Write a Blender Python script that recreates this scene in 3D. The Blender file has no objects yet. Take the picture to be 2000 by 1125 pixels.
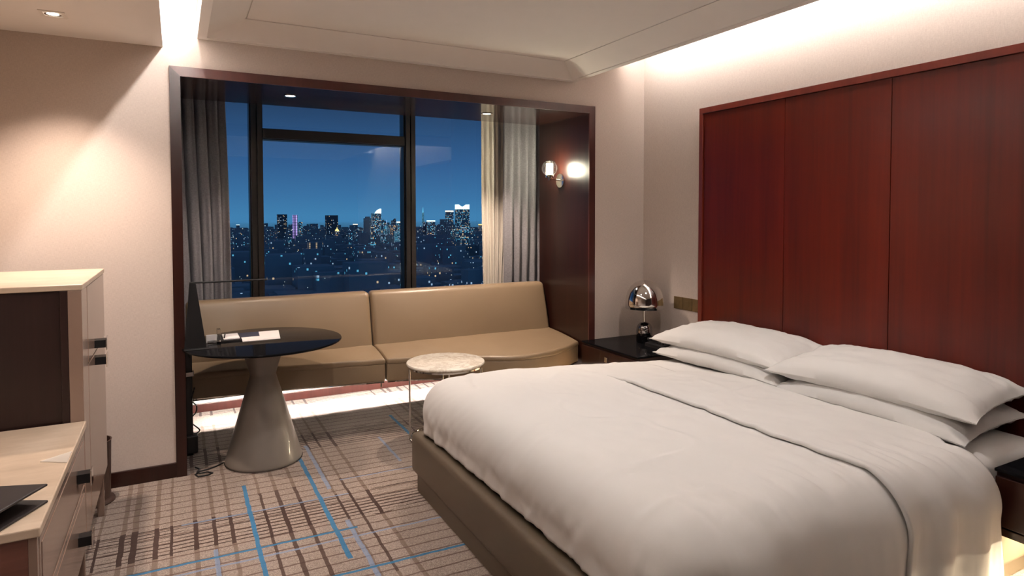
import bpy, bmesh, math, random
from mathutils import Vector, Matrix, noise

# ------------------------------------------------------------------ camera, sky, exposure
S = bpy.context.scene
C = S.collection
YAW, PIT, ROLL = 0.4876535, 0.0324308, -0.0012361
fw = Vector((math.sin(YAW)*math.cos(PIT), math.cos(YAW)*math.cos(PIT), -math.sin(PIT)))
r0 = Vector((math.cos(YAW), -math.sin(YAW), 0)); u0 = r0.cross(fw)
rr = r0*math.cos(ROLL) + u0*math.sin(ROLL); uu = -r0*math.sin(ROLL) + u0*math.cos(ROLL)
cd = bpy.data.cameras.new('camera'); cam = bpy.data.objects.new('camera', cd); C.objects.link(cam)
M = Matrix((rr, uu, -fw)).transposed().to_4x4(); M.translation = (0, 0, 1.5)
cam.matrix_world = M
cd.sensor_width = 36; cd.lens = 1237.56/2000*36
cd.shift_y = -(562.5-460.6)/2000
cd.clip_end = 20000; cd.clip_start = 0.05
S.camera = cam
S.view_settings.view_transform = 'Standard'; S.view_settings.look = 'None'
S.view_settings.gamma = 1; S.view_settings.use_curve_mapping = False
S.view_settings.exposure = 1.05

def lin(c):
    c = c/255
    return c/12.92 if c <= .04045 else ((c+.055)/1.055)**2.4
def rgb(r, g, b): return (lin(r), lin(g), lin(b), 1)

w = bpy.data.worlds.new('night_sky'); S.world = w; w.use_nodes = True
nt = w.node_tree; nt.nodes.clear()
tc = nt.nodes.new('ShaderNodeTexCoord'); sx = nt.nodes.new('ShaderNodeSeparateXYZ')
nt.links.new(tc.outputs['Generated'], sx.inputs[0])
cr = nt.nodes.new('ShaderNodeValToRGB'); e = cr.color_ramp
e.elements[0].position = 0.0; e.elements[0].color = rgb(66, 128, 174)
e.elements[1].position = 0.6; e.elements[1].color = rgb(42, 66, 98)
for p, c in ((.03, rgb(60, 114, 162)), (.08, rgb(52, 94, 142)), (.16, rgb(38, 64, 98)), (.3, rgb(40, 64, 96))):
    el = e.elements.new(p); el.color = c
nt.links.new(sx.outputs[2], cr.inputs[0])
bg = nt.nodes.new('ShaderNodeBackground'); bg.inputs[1].default_value = .54
ow = nt.nodes.new('ShaderNodeOutputWorld')
nt.links.new(cr.outputs[0], bg.inputs[0]); nt.links.new(bg.outputs[0], ow.inputs[0])

WARM = (1.0, .80, .66); WHITE = (1.0, .94, .905)
L_DOWN = 68      # downlight in the dropped ceiling over the cabinets
L_SOFA = 60       # downlights in the alcove soffit
L_REAR_FILL = 16        # unseen downlights added behind the camera as fill light
E_COVE_L, E_COVE_R = 80, 18
L_TRAY_FILL = 28       # unseen fill downlights added in the ceiling tray over the bed
E_SOFA, E_STAND, E_BULB = 150, 260, 130

# ------------------------------------------------------------------ materials
class NT:
    def __init__(s, name):
        s.m = bpy.data.materials.new(name); s.m.use_nodes = True
        s.t = s.m.node_tree; s.b = s.t.nodes['Principled BSDF']; s.out = s.t.nodes['Material Output']
    def n(s, typ, **k):
        nd = s.t.nodes.new('ShaderNode'+typ)
        for a, v in k.items(): setattr(nd, a, v)
        return nd
    def put(s, sock, v):
        if hasattr(v, 'is_linked') or isinstance(v, bpy.types.NodeSocket): s.t.links.new(v, sock)
        else: sock.default_value = v
    def math(s, op, a, b=0.0, c=None):
        nd = s.n('Math', operation=op); s.put(nd.inputs[0], a); s.put(nd.inputs[1], b)
        if c is not None: s.put(nd.inputs[2], c)
        return nd.outputs[0]
    def mix(s, f, a, b, blend='MIX'):
        nd = s.n('Mix', data_type='RGBA', blend_type=blend)
        s.put(nd.inputs['Factor'], f); s.put(nd.inputs[6], a); s.put(nd.inputs[7], b)
        return nd.outputs[2]
    def obj(s): return s.n('TexCoord').outputs['Object']
    def pos(s): return s.n('NewGeometry').outputs['Position']
    def xyz(s, v):
        nd = s.n('SeparateXYZ'); s.put(nd.inputs[0], v); return nd.outputs
    def scale(s, v, sc):
        nd = s.n('Mapping'); s.put(nd.inputs[0], v); nd.inputs['Scale'].default_value = sc; return nd.outputs[0]
    def noise(s, v, sc, det=2, rough=.5, out=0):
        nd = s.n('TexNoise'); s.put(nd.inputs['Vector'], v); nd.inputs['Scale'].default_value = sc
        nd.inputs['Detail'].default_value = det; nd.inputs['Roughness'].default_value = rough
        return nd.outputs[out]
    def ramp(s, f, stops, interp='LINEAR'):
        nd = s.n('ValToRGB'); cr = nd.color_ramp; cr.interpolation = interp; s.put(nd.inputs[0], f)
        cr.elements[0].position, cr.elements[0].color = stops[0]
        cr.elements[1].position, cr.elements[1].color = stops[-1]
        for p, c in stops[1:-1]:
            el = cr.elements.new(p); el.color = c
        return nd.outputs[0]
    def bump(s, h, strength, dist=.002):
        nd = s.n('Bump'); nd.inputs['Strength'].default_value = strength; nd.inputs['Distance'].default_value = dist
        s.put(nd.inputs['Height'], h); s.put(s.b.inputs['Normal'], nd.outputs[0])
    def col(s, v): s.put(s.b.inputs['Base Color'], v)
    def set(s, **k):
        for a, v in k.items(): s.put(s.b.inputs[a.replace('_', ' ')], v)
        return s

MAT = {}
def plain(name, c, rough=.5, metal=0, var=.08, vs=9, **k):
    t = NT(name)
    f = t.noise(t.obj(), vs, 3)
    t.col(t.mix(f, tuple(x*(1-var) for x in c[:3])+(1,), tuple(min(1, x*(1+var)) for x in c[:3])+(1,)))
    t.set(Roughness=rough, Metallic=metal, **k); MAT[name] = t.m
    return t
def emit(name, c, s):
    t = NT(name); t.set(Emission_Color=c+(1,), Emission_Strength=s, Base_Color=(.8, .8, .8, 1)); MAT[name] = t.m; return t

def wallpaper():
    t = NT('wallpaper'); p = t.pos()
    a = t.noise(t.scale(p, (700, 700, 60)), 1, 2); b = t.noise(t.scale(p, (60, 60, 700)), 1, 2); c = t.noise(p, 1.6, 3)
    f = t.math('ADD', t.math('MULTIPLY', a, .5), t.math('MULTIPLY', b, .5))
    t.col(t.ramp(t.math('ADD', f, t.math('MULTIPLY', t.math('SUBTRACT', c, .5), .12)), [(.3, rgb(180, 166, 156)), (.7, rgb(205, 191, 181))]))
    t.set(Roughness=.85); t.bump(f, .12, .0006); MAT['wallpaper'] = t.m
wallpaper()
plain('ceiling_paint', rgb(230, 225, 220), .9, var=.02)
def wood(name, dark, light, rough=.28, sc=(30, 30, 1.2), coat=.5, spread=(.3, .7)):
    t = NT(name); p = t.obj()
    g = t.noise(t.scale(p, sc), 1, 4, .6); g2 = t.noise(t.scale(p, (sc[0]*6, sc[1]*6, sc[2]*3)), 1, 2); g3 = t.noise(t.scale(p, (3, 3, .6)), 1, 2)
    f = t.math('ADD', t.math('MULTIPLY', g, .5), t.math('ADD', t.math('MULTIPLY', g2, .2), t.math('MULTIPLY', g3, .3)))
    t.col(t.ramp(f, [(spread[0], dark), (spread[1], light)]))
    t.set(Roughness=rough, Coat_Weight=coat, Coat_Roughness=.2, Specular_IOR_Level=.35); t.bump(g2, .05, .0006); MAT[name] = t.m
wood('cherry', rgb(60, 10, 3), rgb(112, 29, 9), .36, sc=(9, 9, .5), coat=.2, spread=(.25, .75))
wood('cherry_frame', rgb(92, 30, 20), rgb(126, 48, 34), .35, sc=(9, 9, .5))
wood('cherry_trim', rgb(58, 28, 24), rgb(82, 42, 36), .35, sc=(9, 9, .5))
wood('walnut', rgb(26, 11, 8), rgb(50, 20, 13), .32, coat=.22)
wood('soffit_wood', rgb(40, 20, 16), rgb(62, 32, 25), .12, sc=(1.2, 30, 30), coat=.8)
wood('espresso', rgb(30, 16, 14), rgb(46, 26, 22), .4, coat=.1)
wood('chest_wood', rgb(92, 54, 44), rgb(124, 78, 64), .35, sc=(2, 30, 30))
plain('lacquer', rgb(136, 112, 98), .25, var=.04, Coat_Weight=.4, Coat_Roughness=.1)
def stone():
    t = NT('beige_stone'); p = t.obj(); n1 = t.noise(p, 3, 5, .6); n2 = t.noise(t.scale(p, (2, 9, 5)), 2, 5, .65)
    f = t.math('ADD', t.math('MULTIPLY', n1, .5), t.math('MULTIPLY', n2, .5))
    t.col(t.ramp(f, [(.3, rgb(168, 146, 124)), (.5, rgb(186, 165, 143)), (.72, rgb(206, 188, 168))])); t.set(Roughness=.3); MAT['beige_stone'] = t.m
stone()
def marble():
    t = NT('marble'); p = t.obj(); d = t.noise(p, 5, 4, .6, 1)
    v = t.n('VectorMath', operation='MULTIPLY_ADD'); t.put(v.inputs[0], d); v.inputs[1].default_value = (.25,)*3; t.put(v.inputs[2], p)
    n1 = t.noise(v.outputs[0], 9, 5, .65)
    rdg = t.math('SUBTRACT', 1.0, t.math('MULTIPLY', t.math('ABSOLUTE', t.math('SUBTRACT', n1, .5)) , 14), None); rdg = t.math('MAXIMUM', rdg, 0.0)
    msk = t.noise(p, 7, 2)
    t.col(t.mix(t.math('MULTIPLY', rdg, msk), rgb(226, 220, 208), rgb(170, 154, 134))); t.set(Roughness=.2); MAT['marble'] = t.m
marble()
def leather(name, a, b, rough=.42):
    t = NT(name); p = t.obj(); vo = t.n('TexVoronoi'); vo.inputs['Scale'].default_value = 420; t.put(vo.inputs['Vector'], p)
    t.col(t.mix(t.noise(p, 2.5, 3), a, b)); t.set(Roughness=rough); t.bump(vo.outputs[0], .12, .0006); MAT[name] = t.m
leather('sofa_leather', rgb(134, 114, 90), rgb(146, 125, 99), .36)
leather('bed_leather', rgb(86, 74, 59), rgb(94, 81, 64), .5)
leather('folder_leather', rgb(34, 26, 25), rgb(42, 33, 31), .5)
leather('bin_leather', rgb(60, 42, 36), rgb(72, 50, 42), .5)
def fabric(name, a, b, sc=500, rough=.9, big=3):
    t = NT(name); p = t.obj()
    w1 = t.noise(t.scale(p, (sc, sc, sc*.12)), 1, 2); w2 = t.noise(t.scale(p, (sc*.12, sc*.12, sc)), 1, 2)
    f = t.math('ADD', t.math('MULTIPLY', w1, .5), t.math('MULTIPLY', w2, .5))
    t.col(t.ramp(f, [(.32, a), (.68, b)])); t.set(Roughness=rough, Sheen_Weight=.15); t.bump(f, .2, .0008); MAT[name] = t.m
fabric('curtain_fabric', rgb(104, 102, 106), rgb(142, 139, 143))
fabric('sheer_fabric', rgb(186, 178, 166), rgb(206, 198, 186))
def linen(name, c):
    t = NT(name); p = t.obj()
    wv = t.noise(t.scale(p, (900, 900, 900)), 1, 1); cr = t.noise(t.scale(p, (6, 6, 6)), 1, 4, .6)
    t.col(t.mix(t.noise(p, 2, 2), tuple(x*.97 for x in c[:3])+(1,), c)); t.set(Roughness=.85, Sheen_Weight=.1)
    t.bump(t.math('ADD', t.math('MULTIPLY', cr, 1.0), t.math('MULTIPLY', wv, .04)), .25, .006); MAT[name] = t.m
linen('white_linen', rgb(212, 209, 205))
plain('chrome', (.72, .70, .68, 1), .06, 1, .02)
plain('dark_chrome', (.32, .30, .30, 1), .07, 1, .02)
plain('brass', rgb(150, 128, 92), .35, .8, .15, 30)
plain('black_glass', (.006, .006, .007, 1), .06, 0, .05, Specular_IOR_Level=.03)
plain('black_plastic', (.012, .012, .013, 1), .4)
plain('black_metal', (.010, .010, .011, 1), .45, .3)
plain('mullion_metal', rgb(62, 58, 56), .38, .6)
plain('taupe_lacquer', rgb(126, 118, 110), .4, var=.03, Coat_Weight=.2)
plain('paper', rgb(232, 226, 224), .8, var=.02)
plain('navy_card', rgb(52, 56, 74), .6)
plain('dark_pad', rgb(24, 20, 20), .5)
plain('white_paint', rgb(222, 216, 208), .5)
def glass(name, c=(1, 1, 1, 1), rough=0.0, ior=1.45):
    t = NT(name); t.set(Base_Color=c, Transmission_Weight=1.0, Roughness=rough, IOR=ior); MAT[name] = t.m
glass('clear_glass')
def thin():
    t = NT('thin_glass'); t.t.nodes.remove(t.b); tr = t.n('BsdfTransparent'); tr.inputs[0].default_value = (.97, .97, .96, 1); gl = t.n('BsdfGlossy'); gl.inputs['Roughness'].default_value = .12
    lw = t.n('LayerWeight'); lw.inputs[0].default_value = .13; mx = t.n('MixShader'); t.put(mx.inputs[0], lw.outputs[1]); t.put(mx.inputs[1], tr.outputs[0]); t.put(mx.inputs[2], gl.outputs[0]); t.put(t.out.inputs[0], mx.outputs[0]); MAT['thin_glass'] = t.m
thin()
def pane():
    t = NT('window_glass'); t.t.nodes.remove(t.b)
    tr = t.n('BsdfTransparent'); tr.inputs[0].default_value = (.90, .95, .97, 1)
    gl = t.n('BsdfGlossy'); gl.inputs['Roughness'].default_value = .0; gl.inputs[0].default_value = (.75, .9, 1, 1)
    fr = t.n('Fresnel'); fr.inputs[0].default_value = 1.6
    mx = t.n('MixShader'); t.put(mx.inputs[0], t.math('MULTIPLY', fr.outputs[0], 1.4)); t.put(mx.inputs[1], tr.outputs[0]); t.put(mx.inputs[2], gl.outputs[0])
    t.put(t.out.inputs[0], mx.outputs[0]); MAT['window_glass'] = t.m
pane()

def carpet():
    t = NT('carpet'); p = t.obj()
    wob = t.noise(p, 9, 2); wob2 = t.noise(t.scale(p, (30, 30, 30)), 1, 2)
    X, Y, _ = t.xyz(p)
    wv = t.math('ADD', t.math('MULTIPLY', t.math('SUBTRACT', wob, .5), .012), t.math('MULTIPLY', t.math('SUBTRACT', wob2, .5), .006))
    x = t.math('ADD', X, wv); y = t.math('ADD', t.math('ADD', Y, t.math('MULTIPLY', X, .03)), wv)
    xm = t.math('WRAP', x, 1.36, -.43)          # the motif repeats across the room
    def near(v, c, h): return t.math('COMPARE', v, c, h)
    def rng(v, a, b): return t.math('COMPARE', v, (a+b)/2, (b-a)/2)
    def mx(a, b): return t.math('MAXIMUM', a, b)
    # pile speckle
    sp = t.noise(p, 230, 2, .7); sp2 = t.noise(p, 90, 2)
    base = t.ramp(t.math('ADD', t.math('MULTIPLY', sp, .7), t.math('MULTIPLY', sp2, .3)), [(.34, rgb(100, 88, 81)), (.5, rgb(138, 124, 114)), (.66, rgb(172, 157, 145))])
    # bands running across the room where the lines go dark and dense
    ym = t.math('WRAP', t.math('ADD', y, t.math('MULTIPLY', t.math('SUBTRACT', t.noise(t.scale(p, (4, 0, 0)), 1, 1), .5), .16)), 3.85, 2.80)
    band = rng(ym, 3.13, 3.44)
    farb = t.math('MULTIPLY', rng(y, 4.19, 4.40), rng(x, .5, 1.6))
    band = mx(band, farb)
    # stripes running to the window
    st = None
    for c, wd in ((-.34, .012), (-.242, .021), (-.195, .026), (-.104, .022), (-.041, .012), (.06, .02), (.14, .017), (.215, .017), (.375, .014), (.459, .02), (.554, .018), (.735, .013), (.805, .014), (.898, .02)):
        m_ = near(xm, c, wd*.5); st = m_ if st is None else mx(st, m_)
    # rows
    f1 = t.math('FRACT', t.math('DIVIDE', y, .074)); row = t.math('LESS_THAN', f1, .13)
    f2 = t.math('FRACT', t.math('DIVIDE', y, .0335)); rowd = t.math('MULTIPLY', t.math('LESS_THAN', f2, .32), band)
    fade = t.math('GREATER_THAN', t.noise(t.scale(p, (2, 60, 1)), 1, 1), .42)
    fend = t.math('LESS_THAN', Y, 4.99)  # ends the lines early: the strip light's washout is put into the colour
    brown, mid = rgb(50, 26, 18), rgb(104, 84, 72)
    c = t.mix(t.math('MULTIPLY', t.math('MULTIPLY', st, fend), .75), base, mid)
    c = t.mix(t.math('MULTIPLY', t.math('MULTIPLY', row, fend), .78), c, rgb(84, 58, 48))
    c = t.mix(t.math('MULTIPLY', mx(t.math('MULTIPLY', rowd, fade), t.math('MULTIPLY', st, band)), .92), c, brown)
    dk = mx(mx(near(xm, .375, .007), near(xm, .459, .010)), mx(near(xm, .554, .009), near(xm, .805, .007)))
    c = t.mix(t.math('MULTIPLY', t.math('MULTIPLY', dk, rng(Y, 2.55, 3.62)), .72), c, brown)
    # blue threads
    B, LB = rgb(26, 104, 146), rgb(112, 134, 164)
    lb = mx(t.math('MULTIPLY', near(x, .722, .011), mx(rng(Y, 2.4, 3.1), rng(Y, 3.5, 4.24))), t.math('MULTIPLY', near(x, .135, .009), rng(Y, 2.3, 3.1)))
    lb = mx(lb, t.math('MULTIPLY', near(x, 1.19, .009), rng(Y, 3.7, 4.18)))
    lb = mx(lb, t.math('MULTIPLY', near(y, 2.945, .007), rng(X, -.1, 1.3)))
    lb = mx(lb, t.math('MULTIPLY', near(y, 3.42, .007), rng(X, 0, .8)))
    lb = mx(lb, t.math('MULTIPLY', near(y, 3.62, .006), rng(X, .8, 1.4)))
    bl = mx(t.math('MULTIPLY', near(x, .308, .010), rng(Y, 1.5, 3.77)), t.math('MULTIPLY', near(x, .652, .011), rng(Y, 2.74, 4.05)))
    bl = mx(bl, t.math('MULTIPLY', near(x, 1.397, .011), rng(Y, 4.0, 4.60)))
    bl = mx(bl, t.math('MULTIPLY', near(y, 3.03, .008), rng(X, -.21, .75)))
    bl = mx(bl, t.math('MULTIPLY', near(y, 2.65, .008), rng(X, .45, 1.5)))
    c = t.mix(t.math('MULTIPLY', lb, .7), c, LB); c = t.mix(t.math('MULTIPLY', bl, .92), c, B)
    t.col(c); t.set(Roughness=1.0, Sheen_Weight=.1); t.bump(sp, .5, .004); MAT['carpet'] = t.m
carpet()

def city_mat(name, wall, lit, dens, cu=2.8, cv=3.0, strength=1.4, vert=False):
    t = NT(name); p = t.pos(); X, Y, Z = t.xyz(p)
    u = t.math('DIVIDE', t.math('ADD', X, Y), cu); v = t.math('DIVIDE', Z, cv)
    cx = t.n('CombineXYZ'); t.put(cx.inputs[0], t.math('FLOOR', u)); t.put(cx.inputs[1], 0.0 if vert else t.math('FLOOR', v))
    oi = t.n('ObjectInfo'); t.put(cx.inputs[2], t.math('MULTIPLY', oi.outputs['Random'], 97.0))
    wn = t.n('TexWhiteNoise', noise_dimensions='3D'); t.put(wn.inputs[0], cx.outputs[0])
    on = t.math('GREATER_THAN', wn.outputs[0], 1-dens)
    fu = t.math('COMPARE', t.math('FRACT', u), .5, .33); fv = t.math('COMPARE', t.math('FRACT', v), .5, .36)
    nz = t.xyz(t.n('NewGeometry').outputs['Normal'])[2]; side = t.math('LESS_THAN', t.math('ABSOLUTE', nz), .5)
    f = t.math('MULTIPLY', t.math('MULTIPLY', on, fu), t.math('MULTIPLY', fv, side))
    hue = t.ramp(t.xyz(wn.outputs[1])[1], [(i/len(lit), c) for i, c in enumerate(lit)], 'CONSTANT')
    t.col(wall); t.set(Roughness=.8, Emission_Color=hue); t.put(t.b.inputs['Emission Strength'], t.math('MULTIPLY', f, t.math('MULTIPLY', wn.outputs[0], strength)))
    t.m.cycles.emission_sampling = 'NONE'; MAT[name] = t.m
WARMW, COOLW, CY, PU = rgb(255, 220, 170), rgb(190, 224, 255), rgb(110, 215, 255), rgb(200, 170, 255)
WALLC = rgb(158, 168, 178)
city_mat('city_plain', WALLC, [CY, COOLW, WARMW, COOLW, CY], .045, strength=.32)
city_mat('city_dark', rgb(110, 118, 128), [COOLW, WARMW, COOLW], .06, strength=.5)
city_mat('city_cool', WALLC, [CY, COOLW, CY, WARMW], .30, strength=.5)
city_mat('city_cyan', WALLC, [CY, CY, COOLW], .75, strength=.45)
city_mat('city_warm', WALLC, [WARMW, rgb(255, 190, 120), COOLW], .30, strength=.5)
city_mat('city_strips', WALLC, [WARMW, CY, PU, COOLW, WARMW], .6, cu=5.0, cv=5.0, strength=.6, vert=True)
city_mat('city_purple', WALLC, [PU, PU, COOLW], .7, cu=6, cv=6, strength=.8, vert=True)
for nm, c, s in (('sign_white', (.8, 1, .95), .9), ('sign_gold', (1, .72, .2), .9), ('sign_cyan', (.2, .8, 1), .9), ('sign_warm', (1, .8, .6), .9), ('sign_blue', (.5, .65, 1), .9)):
    emit(nm, c, s); MAT[nm].cycles.emission_sampling = 'NONE'
plain('city_ground', rgb(62, 70, 78), 1.0)
def haze():
    t = NT('night_haze'); t.t.nodes.remove(t.b); v = t.n('VolumeScatter'); v.inputs['Density'].default_value = .0002; v.inputs['Color'].default_value = (.62, .86, 1, 1); v.inputs['Anisotropy'].default_value = .2
    t.put(t.out.inputs['Volume'], v.outputs[0]); MAT['night_haze'] = t.m
haze()
emit('led_cove', WHITE, E_COVE_L); emit('led_cove_wide', WHITE, E_COVE_R); emit('led_floor', (1, .92, .87), E_SOFA)
emit('led_stand', (1, .84, .56), E_STAND); emit('bulb_glow', (1, .93, .72), E_BULB); emit('lamp_lens', (1, .9, .75), 8)

# ------------------------------------------------------------------ mesh helpers
class MB:
    def __init__(s): s.bm = bmesh.new()
    def box(s, lo, hi, bev=0, seg=2):
        bm = bmesh.new(); bmesh.ops.create_cube(bm, size=1)
        d = [hi[i]-lo[i] for i in range(3)]; c = [(hi[i]+lo[i])/2 for i in range(3)]
        for v in bm.verts: v.co = Vector((v.co.x*d[0]+c[0], v.co.y*d[1]+c[1], v.co.z*d[2]+c[2]))
        if bev: bmesh.ops.bevel(bm, geom=bm.edges[:], offset=min(bev, min(d)*.49), segments=seg, affect='EDGES', profile=.5)
        s.add(bm); return s
    def add(s, bm):
        me = bpy.data.meshes.new('t'); bm.to_mesh(me); s.bm.from_mesh(me); bpy.data.meshes.remove(me); bm.free()
    def cyl(s, p0, p1, r, r2=None, seg=20, caps=True):
        p0, p1 = Vector(p0), Vector(p1); d = p1-p0; q = d.to_track_quat('Z', 'Y').to_matrix()
        r2 = r if r2 is None else r2
        a = [s.bm.verts.new(p0+q@Vector((r*math.cos(2*math.pi*i/seg), r*math.sin(2*math.pi*i/seg), 0))) for i in range(seg)]
        b = [s.bm.verts.new(p1+q@Vector((r2*math.cos(2*math.pi*i/seg), r2*math.sin(2*math.pi*i/seg), 0))) for i in range(seg)]
        for i in range(seg): s.bm.faces.new((a[i], a[(i+1) % seg], b[(i+1) % seg], b[i]))
        if caps: s.bm.faces.new(a[::-1]); s.bm.faces.new(b)
        return s
    def lathe(s, prof, c=(0, 0, 0), seg=48, sy=1.0):
        rows = []
        for r, z in prof:
            if r < 1e-6: rows.append([s.bm.verts.new((c[0], c[1], c[2]+z))])
            else: rows.append([s.bm.verts.new((c[0]+r*math.cos(2*math.pi*i/seg), c[1]+sy*r*math.sin(2*math.pi*i/seg), c[2]+z)) for i in range(seg)])
        for a, b in zip(rows, rows[1:]):
            for i in range(seg):
                j = (i+1) % seg
                if len(a) == 1 and len(b) == 1: continue
                if len(a) == 1: s.bm.faces.new((a[0], b[j], b[i]))
                elif len(b) == 1: s.bm.faces.new((a[i], a[j], b[0]))
                else: s.bm.faces.new((a[i], a[j], b[j], b[i]))
        return s
    def tube(s, pts, r, seg=8, closed=False):
        pts = [Vector(p) for p in pts]; rings = []; n = len(pts)
        for i, p in enumerate(pts):
            d = (pts[(i+1) % n]-pts[i-1]) if closed else (pts[min(i+1, n-1)]-pts[max(i-1, 0)])
            q = d.to_track_quat('Z', 'Y').to_matrix()
            rings.append([s.bm.verts.new(p+q@Vector((r*math.cos(2*math.pi*k/seg), r*math.sin(2*math.pi*k/seg), 0))) for k in range(seg)])
        m = n if closed else n-1
        for i in range(m):
            a, b = rings[i], rings[(i+1) % n]
            for k in range(seg): s.bm.faces.new((a[k], a[(k+1) % seg], b[(k+1) % seg], b[k]))
        if not closed: s.bm.faces.new(rings[0][::-1]); s.bm.faces.new(rings[-1])
        return s
    def prism(s, pts, axis, a, b):
        """polygon pts in the two other axes, extruded along axis from a to b"""
        def P(p, t):
            return {'x': (t, p[0], p[1]), 'y': (p[0], t, p[1]), 'z': (p[0], p[1], t)}[axis]
        va = [s.bm.verts.new(P(p, a)) for p in pts]; vb = [s.bm.verts.new(P(p, b)) for p in pts]; n = len(pts)
        s.bm.faces.new(va); s.bm.faces.new(vb[::-1])
        for i in range(n): s.bm.faces.new((va[i], vb[i], vb[(i+1) % n], va[(i+1) % n]))
        return s
    def rblock(s, lo, hi, r, n=(8, 4, 4), f=None):
        """rounded block with an even grid on every face, bent by f"""
        lo, hi = Vector(lo), Vector(hi); cuts = []
        for k in range(3):
            L = hi[k]-lo[k]; e_ = [lo[k]+r*t for t in (0, .15, .4, .7, 1)]
            mid = [lo[k]+r+(L-2*r)*i/n[k] for i in range(1, n[k])]
            cuts.append(e_+mid+[hi[k]-r*t for t in (1, .7, .4, .15, 0)])
        V = {}
        def vert(i, j, k):
            key = (i, j, k)
            if key not in V:
                p = Vector((cuts[0][i], cuts[1][j], cuts[2][k]))
                q = Vector([min(max(p[a], lo[a]+r), hi[a]-r) for a in range(3)])
                d = p-q
                if d.length > 1e-9: p = q+d.normalized()*r
                V[key] = s.bm.verts.new(f(p) if f else p)
            return V[key]
        N = [len(c)-1 for c in cuts]
        for ax in range(3):
            b, c = [a for a in range(3) if a != ax]
            for side in (0, N[ax]):
                for i in range(N[b]):
                    for j in range(N[c]):
                        def K(ii, jj):
                            kk = [0, 0, 0]; kk[ax] = side; kk[b] = ii; kk[c] = jj; return vert(*kk)
                        s.bm.faces.new((K(i, j), K(i+1, j), K(i+1, j+1), K(i, j+1)))
        return s
    def grid(s, fn, nu, nv):
        R = [[s.bm.verts.new(fn(i/nu, j/nv)) for j in range(nv+1)] for i in range(nu+1)]
        for i in range(nu):
            for j in range(nv): s.bm.faces.new((R[i][j], R[i+1][j], R[i+1][j+1], R[i][j+1]))
        return s
    def build(s, name, mat, parent=None, smooth=False, at=None, mats=None):
        bmesh.ops.recalc_face_normals(s.bm, faces=s.bm.faces[:])
        me = bpy.data.meshes.new(name)
        off = Vector(at) if at is not None else None
        if off is not None:
            for v in s.bm.verts: v.co -= off
        s.bm.to_mesh(me); s.bm.free()
        o = bpy.data.objects.new(name, me); C.objects.link(o)
        if off is not None: o.location = off
        me.materials.append(MAT[mat])
        if smooth:
            me.polygons.foreach_set('use_smooth', [True]*len(me.polygons)); me.update()
            if smooth != 'all': me.set_sharp_from_angle(angle=math.radians(38))
        if parent is not None:
            o.parent = parent
            if parent.type == 'EMPTY': o.matrix_parent_inverse = Matrix.Translation(-parent.location)
        return o
def tag(o, label=None, cat=None, group=None, kind=None):
    for k, v in (('label', label), ('category', cat), ('group', group), ('kind', kind)):
        if v: o[k] = v
    return o
def thing(name, label, cat, loc, group=None):
    o = bpy.data.objects.new(name, None); C.objects.link(o); o.location = loc; o.empty_display_size = .05
    return tag(o, label, cat, group)
def struct(mb, name, mat, parent=None, smooth=False):
    o = mb.build(name, mat, parent, smooth)
    if parent is None: o['kind'] = 'structure'
    return o
def fbm(x, y, z=0, o=4): return noise.fractal(Vector((x, y, z)), 1.0, 2.0, o)

# ------------------------------------------------------------------ the room
YW = 4.083; XR = 3.385; XL = -1.0; YB = -2.4; ZC = 2.86
OX0, OX1, OZ = .035, 2.836, 2.288     # alcove opening
AX0, AX1 = -.5, 3.6                   # window niche behind the jambs
YN, YG = 4.83, 5.36                   # end of the lined reveal, inner face of the window wall
struct(MB().grid(lambda u, v: Vector((XL-.3+(AX1+.3-XL)*u, YB+(YG+.1-YB)*v, 0)), 1, 1), 'floor', 'carpet')
struct(MB().box((XR, YB, 0), (XR+.1, YW, ZC)), 'wall_right', 'wallpaper')
struct(MB().box((XL-.1, YB, 0), (XL, YW, ZC)), 'wall_left', 'wallpaper')
struct(MB().box((XL-.1, YB-.1, 0), (XR+.1, YB, ZC)), 'wall_back', 'walnut')
wf = MB()
wf.box((XL-.1, YW, 0), (OX0-.02, YW+.12, ZC)); wf.box((OX1+.02, YW, 0), (XR+.3, YW+.12, ZC)); wf.box((OX0-.02, YW, OZ+.02), (OX1+.02, YW+.12, ZC))
struct(wf, 'wall_front', 'wallpaper')
# niche behind: end walls, ceiling of the curtain pocket, wall under the window
nw = MB(); nw.box((AX0-.1, YW+.12, 0), (AX0, YG+.3, 2.75)); nw.box((AX1, YW+.12, 0), (AX1+.1, YG+.3, 2.75)); nw.box((AX0, YN+.03, 2.56), (AX1, YG+.3, 2.66))
struct(nw, 'wall_niche', 'white_paint')
struct(MB().box((AX0, YG, 0), (AX1, YG+.25, .74)), 'wall_under_window', 'white_paint')
# lined reveal
j1 = MB().box((OX0-.02, YW-.002, 0), (OX0, YN, OZ+.02)); struct(j1, 'trim_1', 'walnut')
struct(MB().box((OX1, YW-.002, 0), (OX1+.02, YN, OZ+.02)), 'trim_2', 'walnut')
struct(MB().box((OX0, YW-.002, OZ), (OX1, YN, OZ+.02)), 'trim_3', 'soffit_wood')
back = MB().box((AX0, YN-.02, 0), (OX0-.02, YN, 2.56)); back.box((OX1+.02, YN-.02, 0), (AX1, YN, 2.56)); back.box((OX0-.02, YN-.02, OZ+.02), (OX1+.02, YN, 2.56))
struct(back, 'wall_pocket', 'white_paint')
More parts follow.
